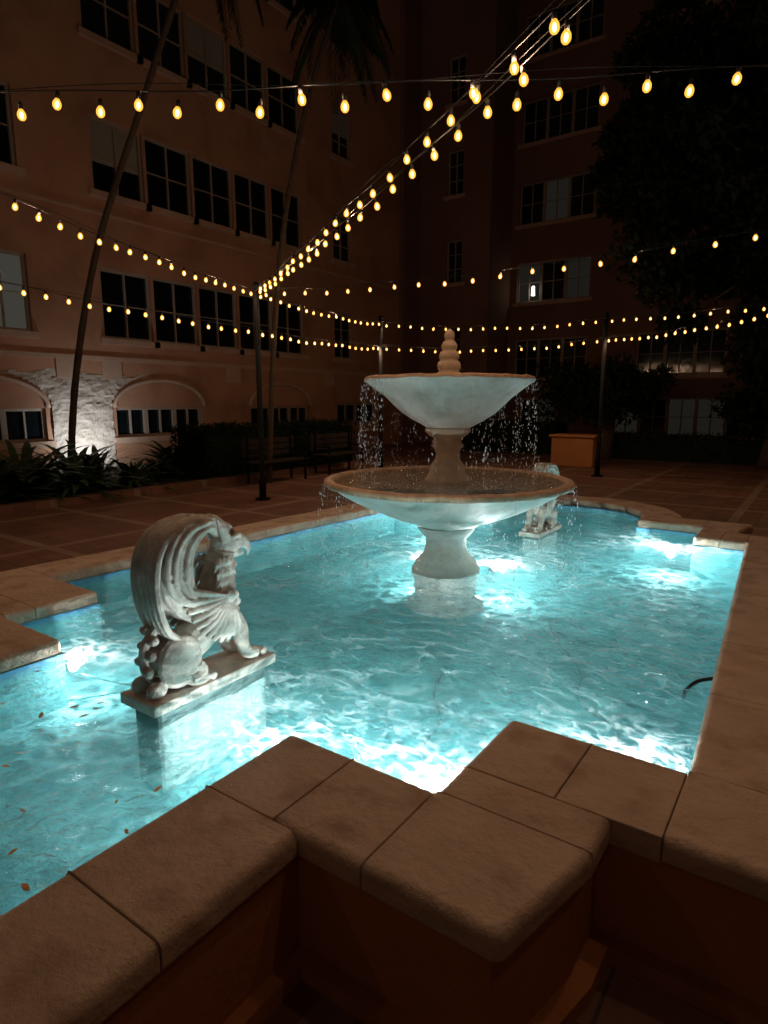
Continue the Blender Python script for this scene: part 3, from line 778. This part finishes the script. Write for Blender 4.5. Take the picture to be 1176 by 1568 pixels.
palm([(-7.1,5.14,0),(-7.05,5.3,2.5),(-6.9,5.5,4.8),(-6.45,5.7,7.0),(-5.8,6.0,9.0)],.06,.04,1.4,34)
palm([(-10.4,2.7,0),(-10.1,2.85,2.2),(-9.4,3.1,4.6),(-8.2,3.5,7.1),(-6.9,4.0,9.9)],.07,.045,1.3,22)

def bench(x,y,rot):
    e=empty('park_bench'); e.location=(x,y,0); e.rotation_euler=(0,0,rot)
    bm=bmesh.new()
    for k in range(4): box(bm,-.75,.75,-.22+k*.115,-.12+k*.115,.43,.46)
    obj_bm('seat',bm,M_wood,e)
    bm=bmesh.new()
    for k in range(3): box(bm,-.75,.75,.24,.27,.55+k*.13,.65+k*.13)
    obj_bm('backrest',bm,M_wood,e)
    bm=bmesh.new()
    for xx in (-.65,.62):
        box(bm,xx,xx+.04,-.22,-.18,0,.62); box(bm,xx,xx+.04,.20,.238,0,.92); box(bm,xx,xx+.04,-.18,.20,.39,.428); box(bm,xx-.01,xx+.05,-.24,.2,.622,.65)
    obj_bm('frame',bm,M_dark,e)
bench(-7.1,5.4,math.pi/2); bench(-7.2,7.6,math.pi/2)
bm=bmesh.new(); box(bm,-3.6,-2.5,12.0,12.6,0,.75); box(bm,-3.66,-2.44,11.94,12.66,.752,.82); o=obj_bm('stone_planter',bm,M_wallst); bv=o.modifiers.new('b','BEVEL'); bv.width=.02

e=empty('garden_uplight')
bm=bmesh.new(); tube(bm,[(-10.9,3.7,.05),(-10.95,3.72,.35)],[.05,.09],14); tube(bm,[(-10.95,3.72,.352),(-10.951,3.721,.357)],[.08,.08],14,mi=1)
obj_bm('housing',bm,[M_dark,emis('uplight_lens',(.85,.93,1),25)],e)
l=bpy.data.lights.new('uplight','SPOT'); l.energy=100; l.color=(.78,.90,1); l.spot_size=math.radians(150); l.spot_blend=1; l.shadow_soft_size=.05
lo=bpy.data.objects.new('uplight_beam',l); lo.location=(-10.93,3.75,.42); lo.rotation_euler=(Vector((-11.9,4.0,1.0))-lo.location).to_track_quat('-Z','Y').to_euler(); link(lo,e)

# ---------------------------------------------------------------- world + camera
w=bpy.data.worlds.new('World'); S.world=w; w.use_nodes=True
bg=w.node_tree.nodes['Background']; bg.inputs[0].default_value=(1,.72,.55,1); bg.inputs[1].default_value=.011
cam=bpy.data.cameras.new('cam'); co=bpy.data.objects.new('camera',cam); link(co)
co.location=(2.31,-4.13,1.67); co.rotation_euler=(math.radians(80),0,math.radians(35))
cam.sensor_fit='VERTICAL'; cam.sensor_height=36; cam.lens=22.04; cam.clip_start=.05; cam.clip_end=300
S.camera=co
S.view_settings.view_transform='Standard'; S.view_settings.look='None'; S.view_settings.exposure=0
print('bulbs',nb)
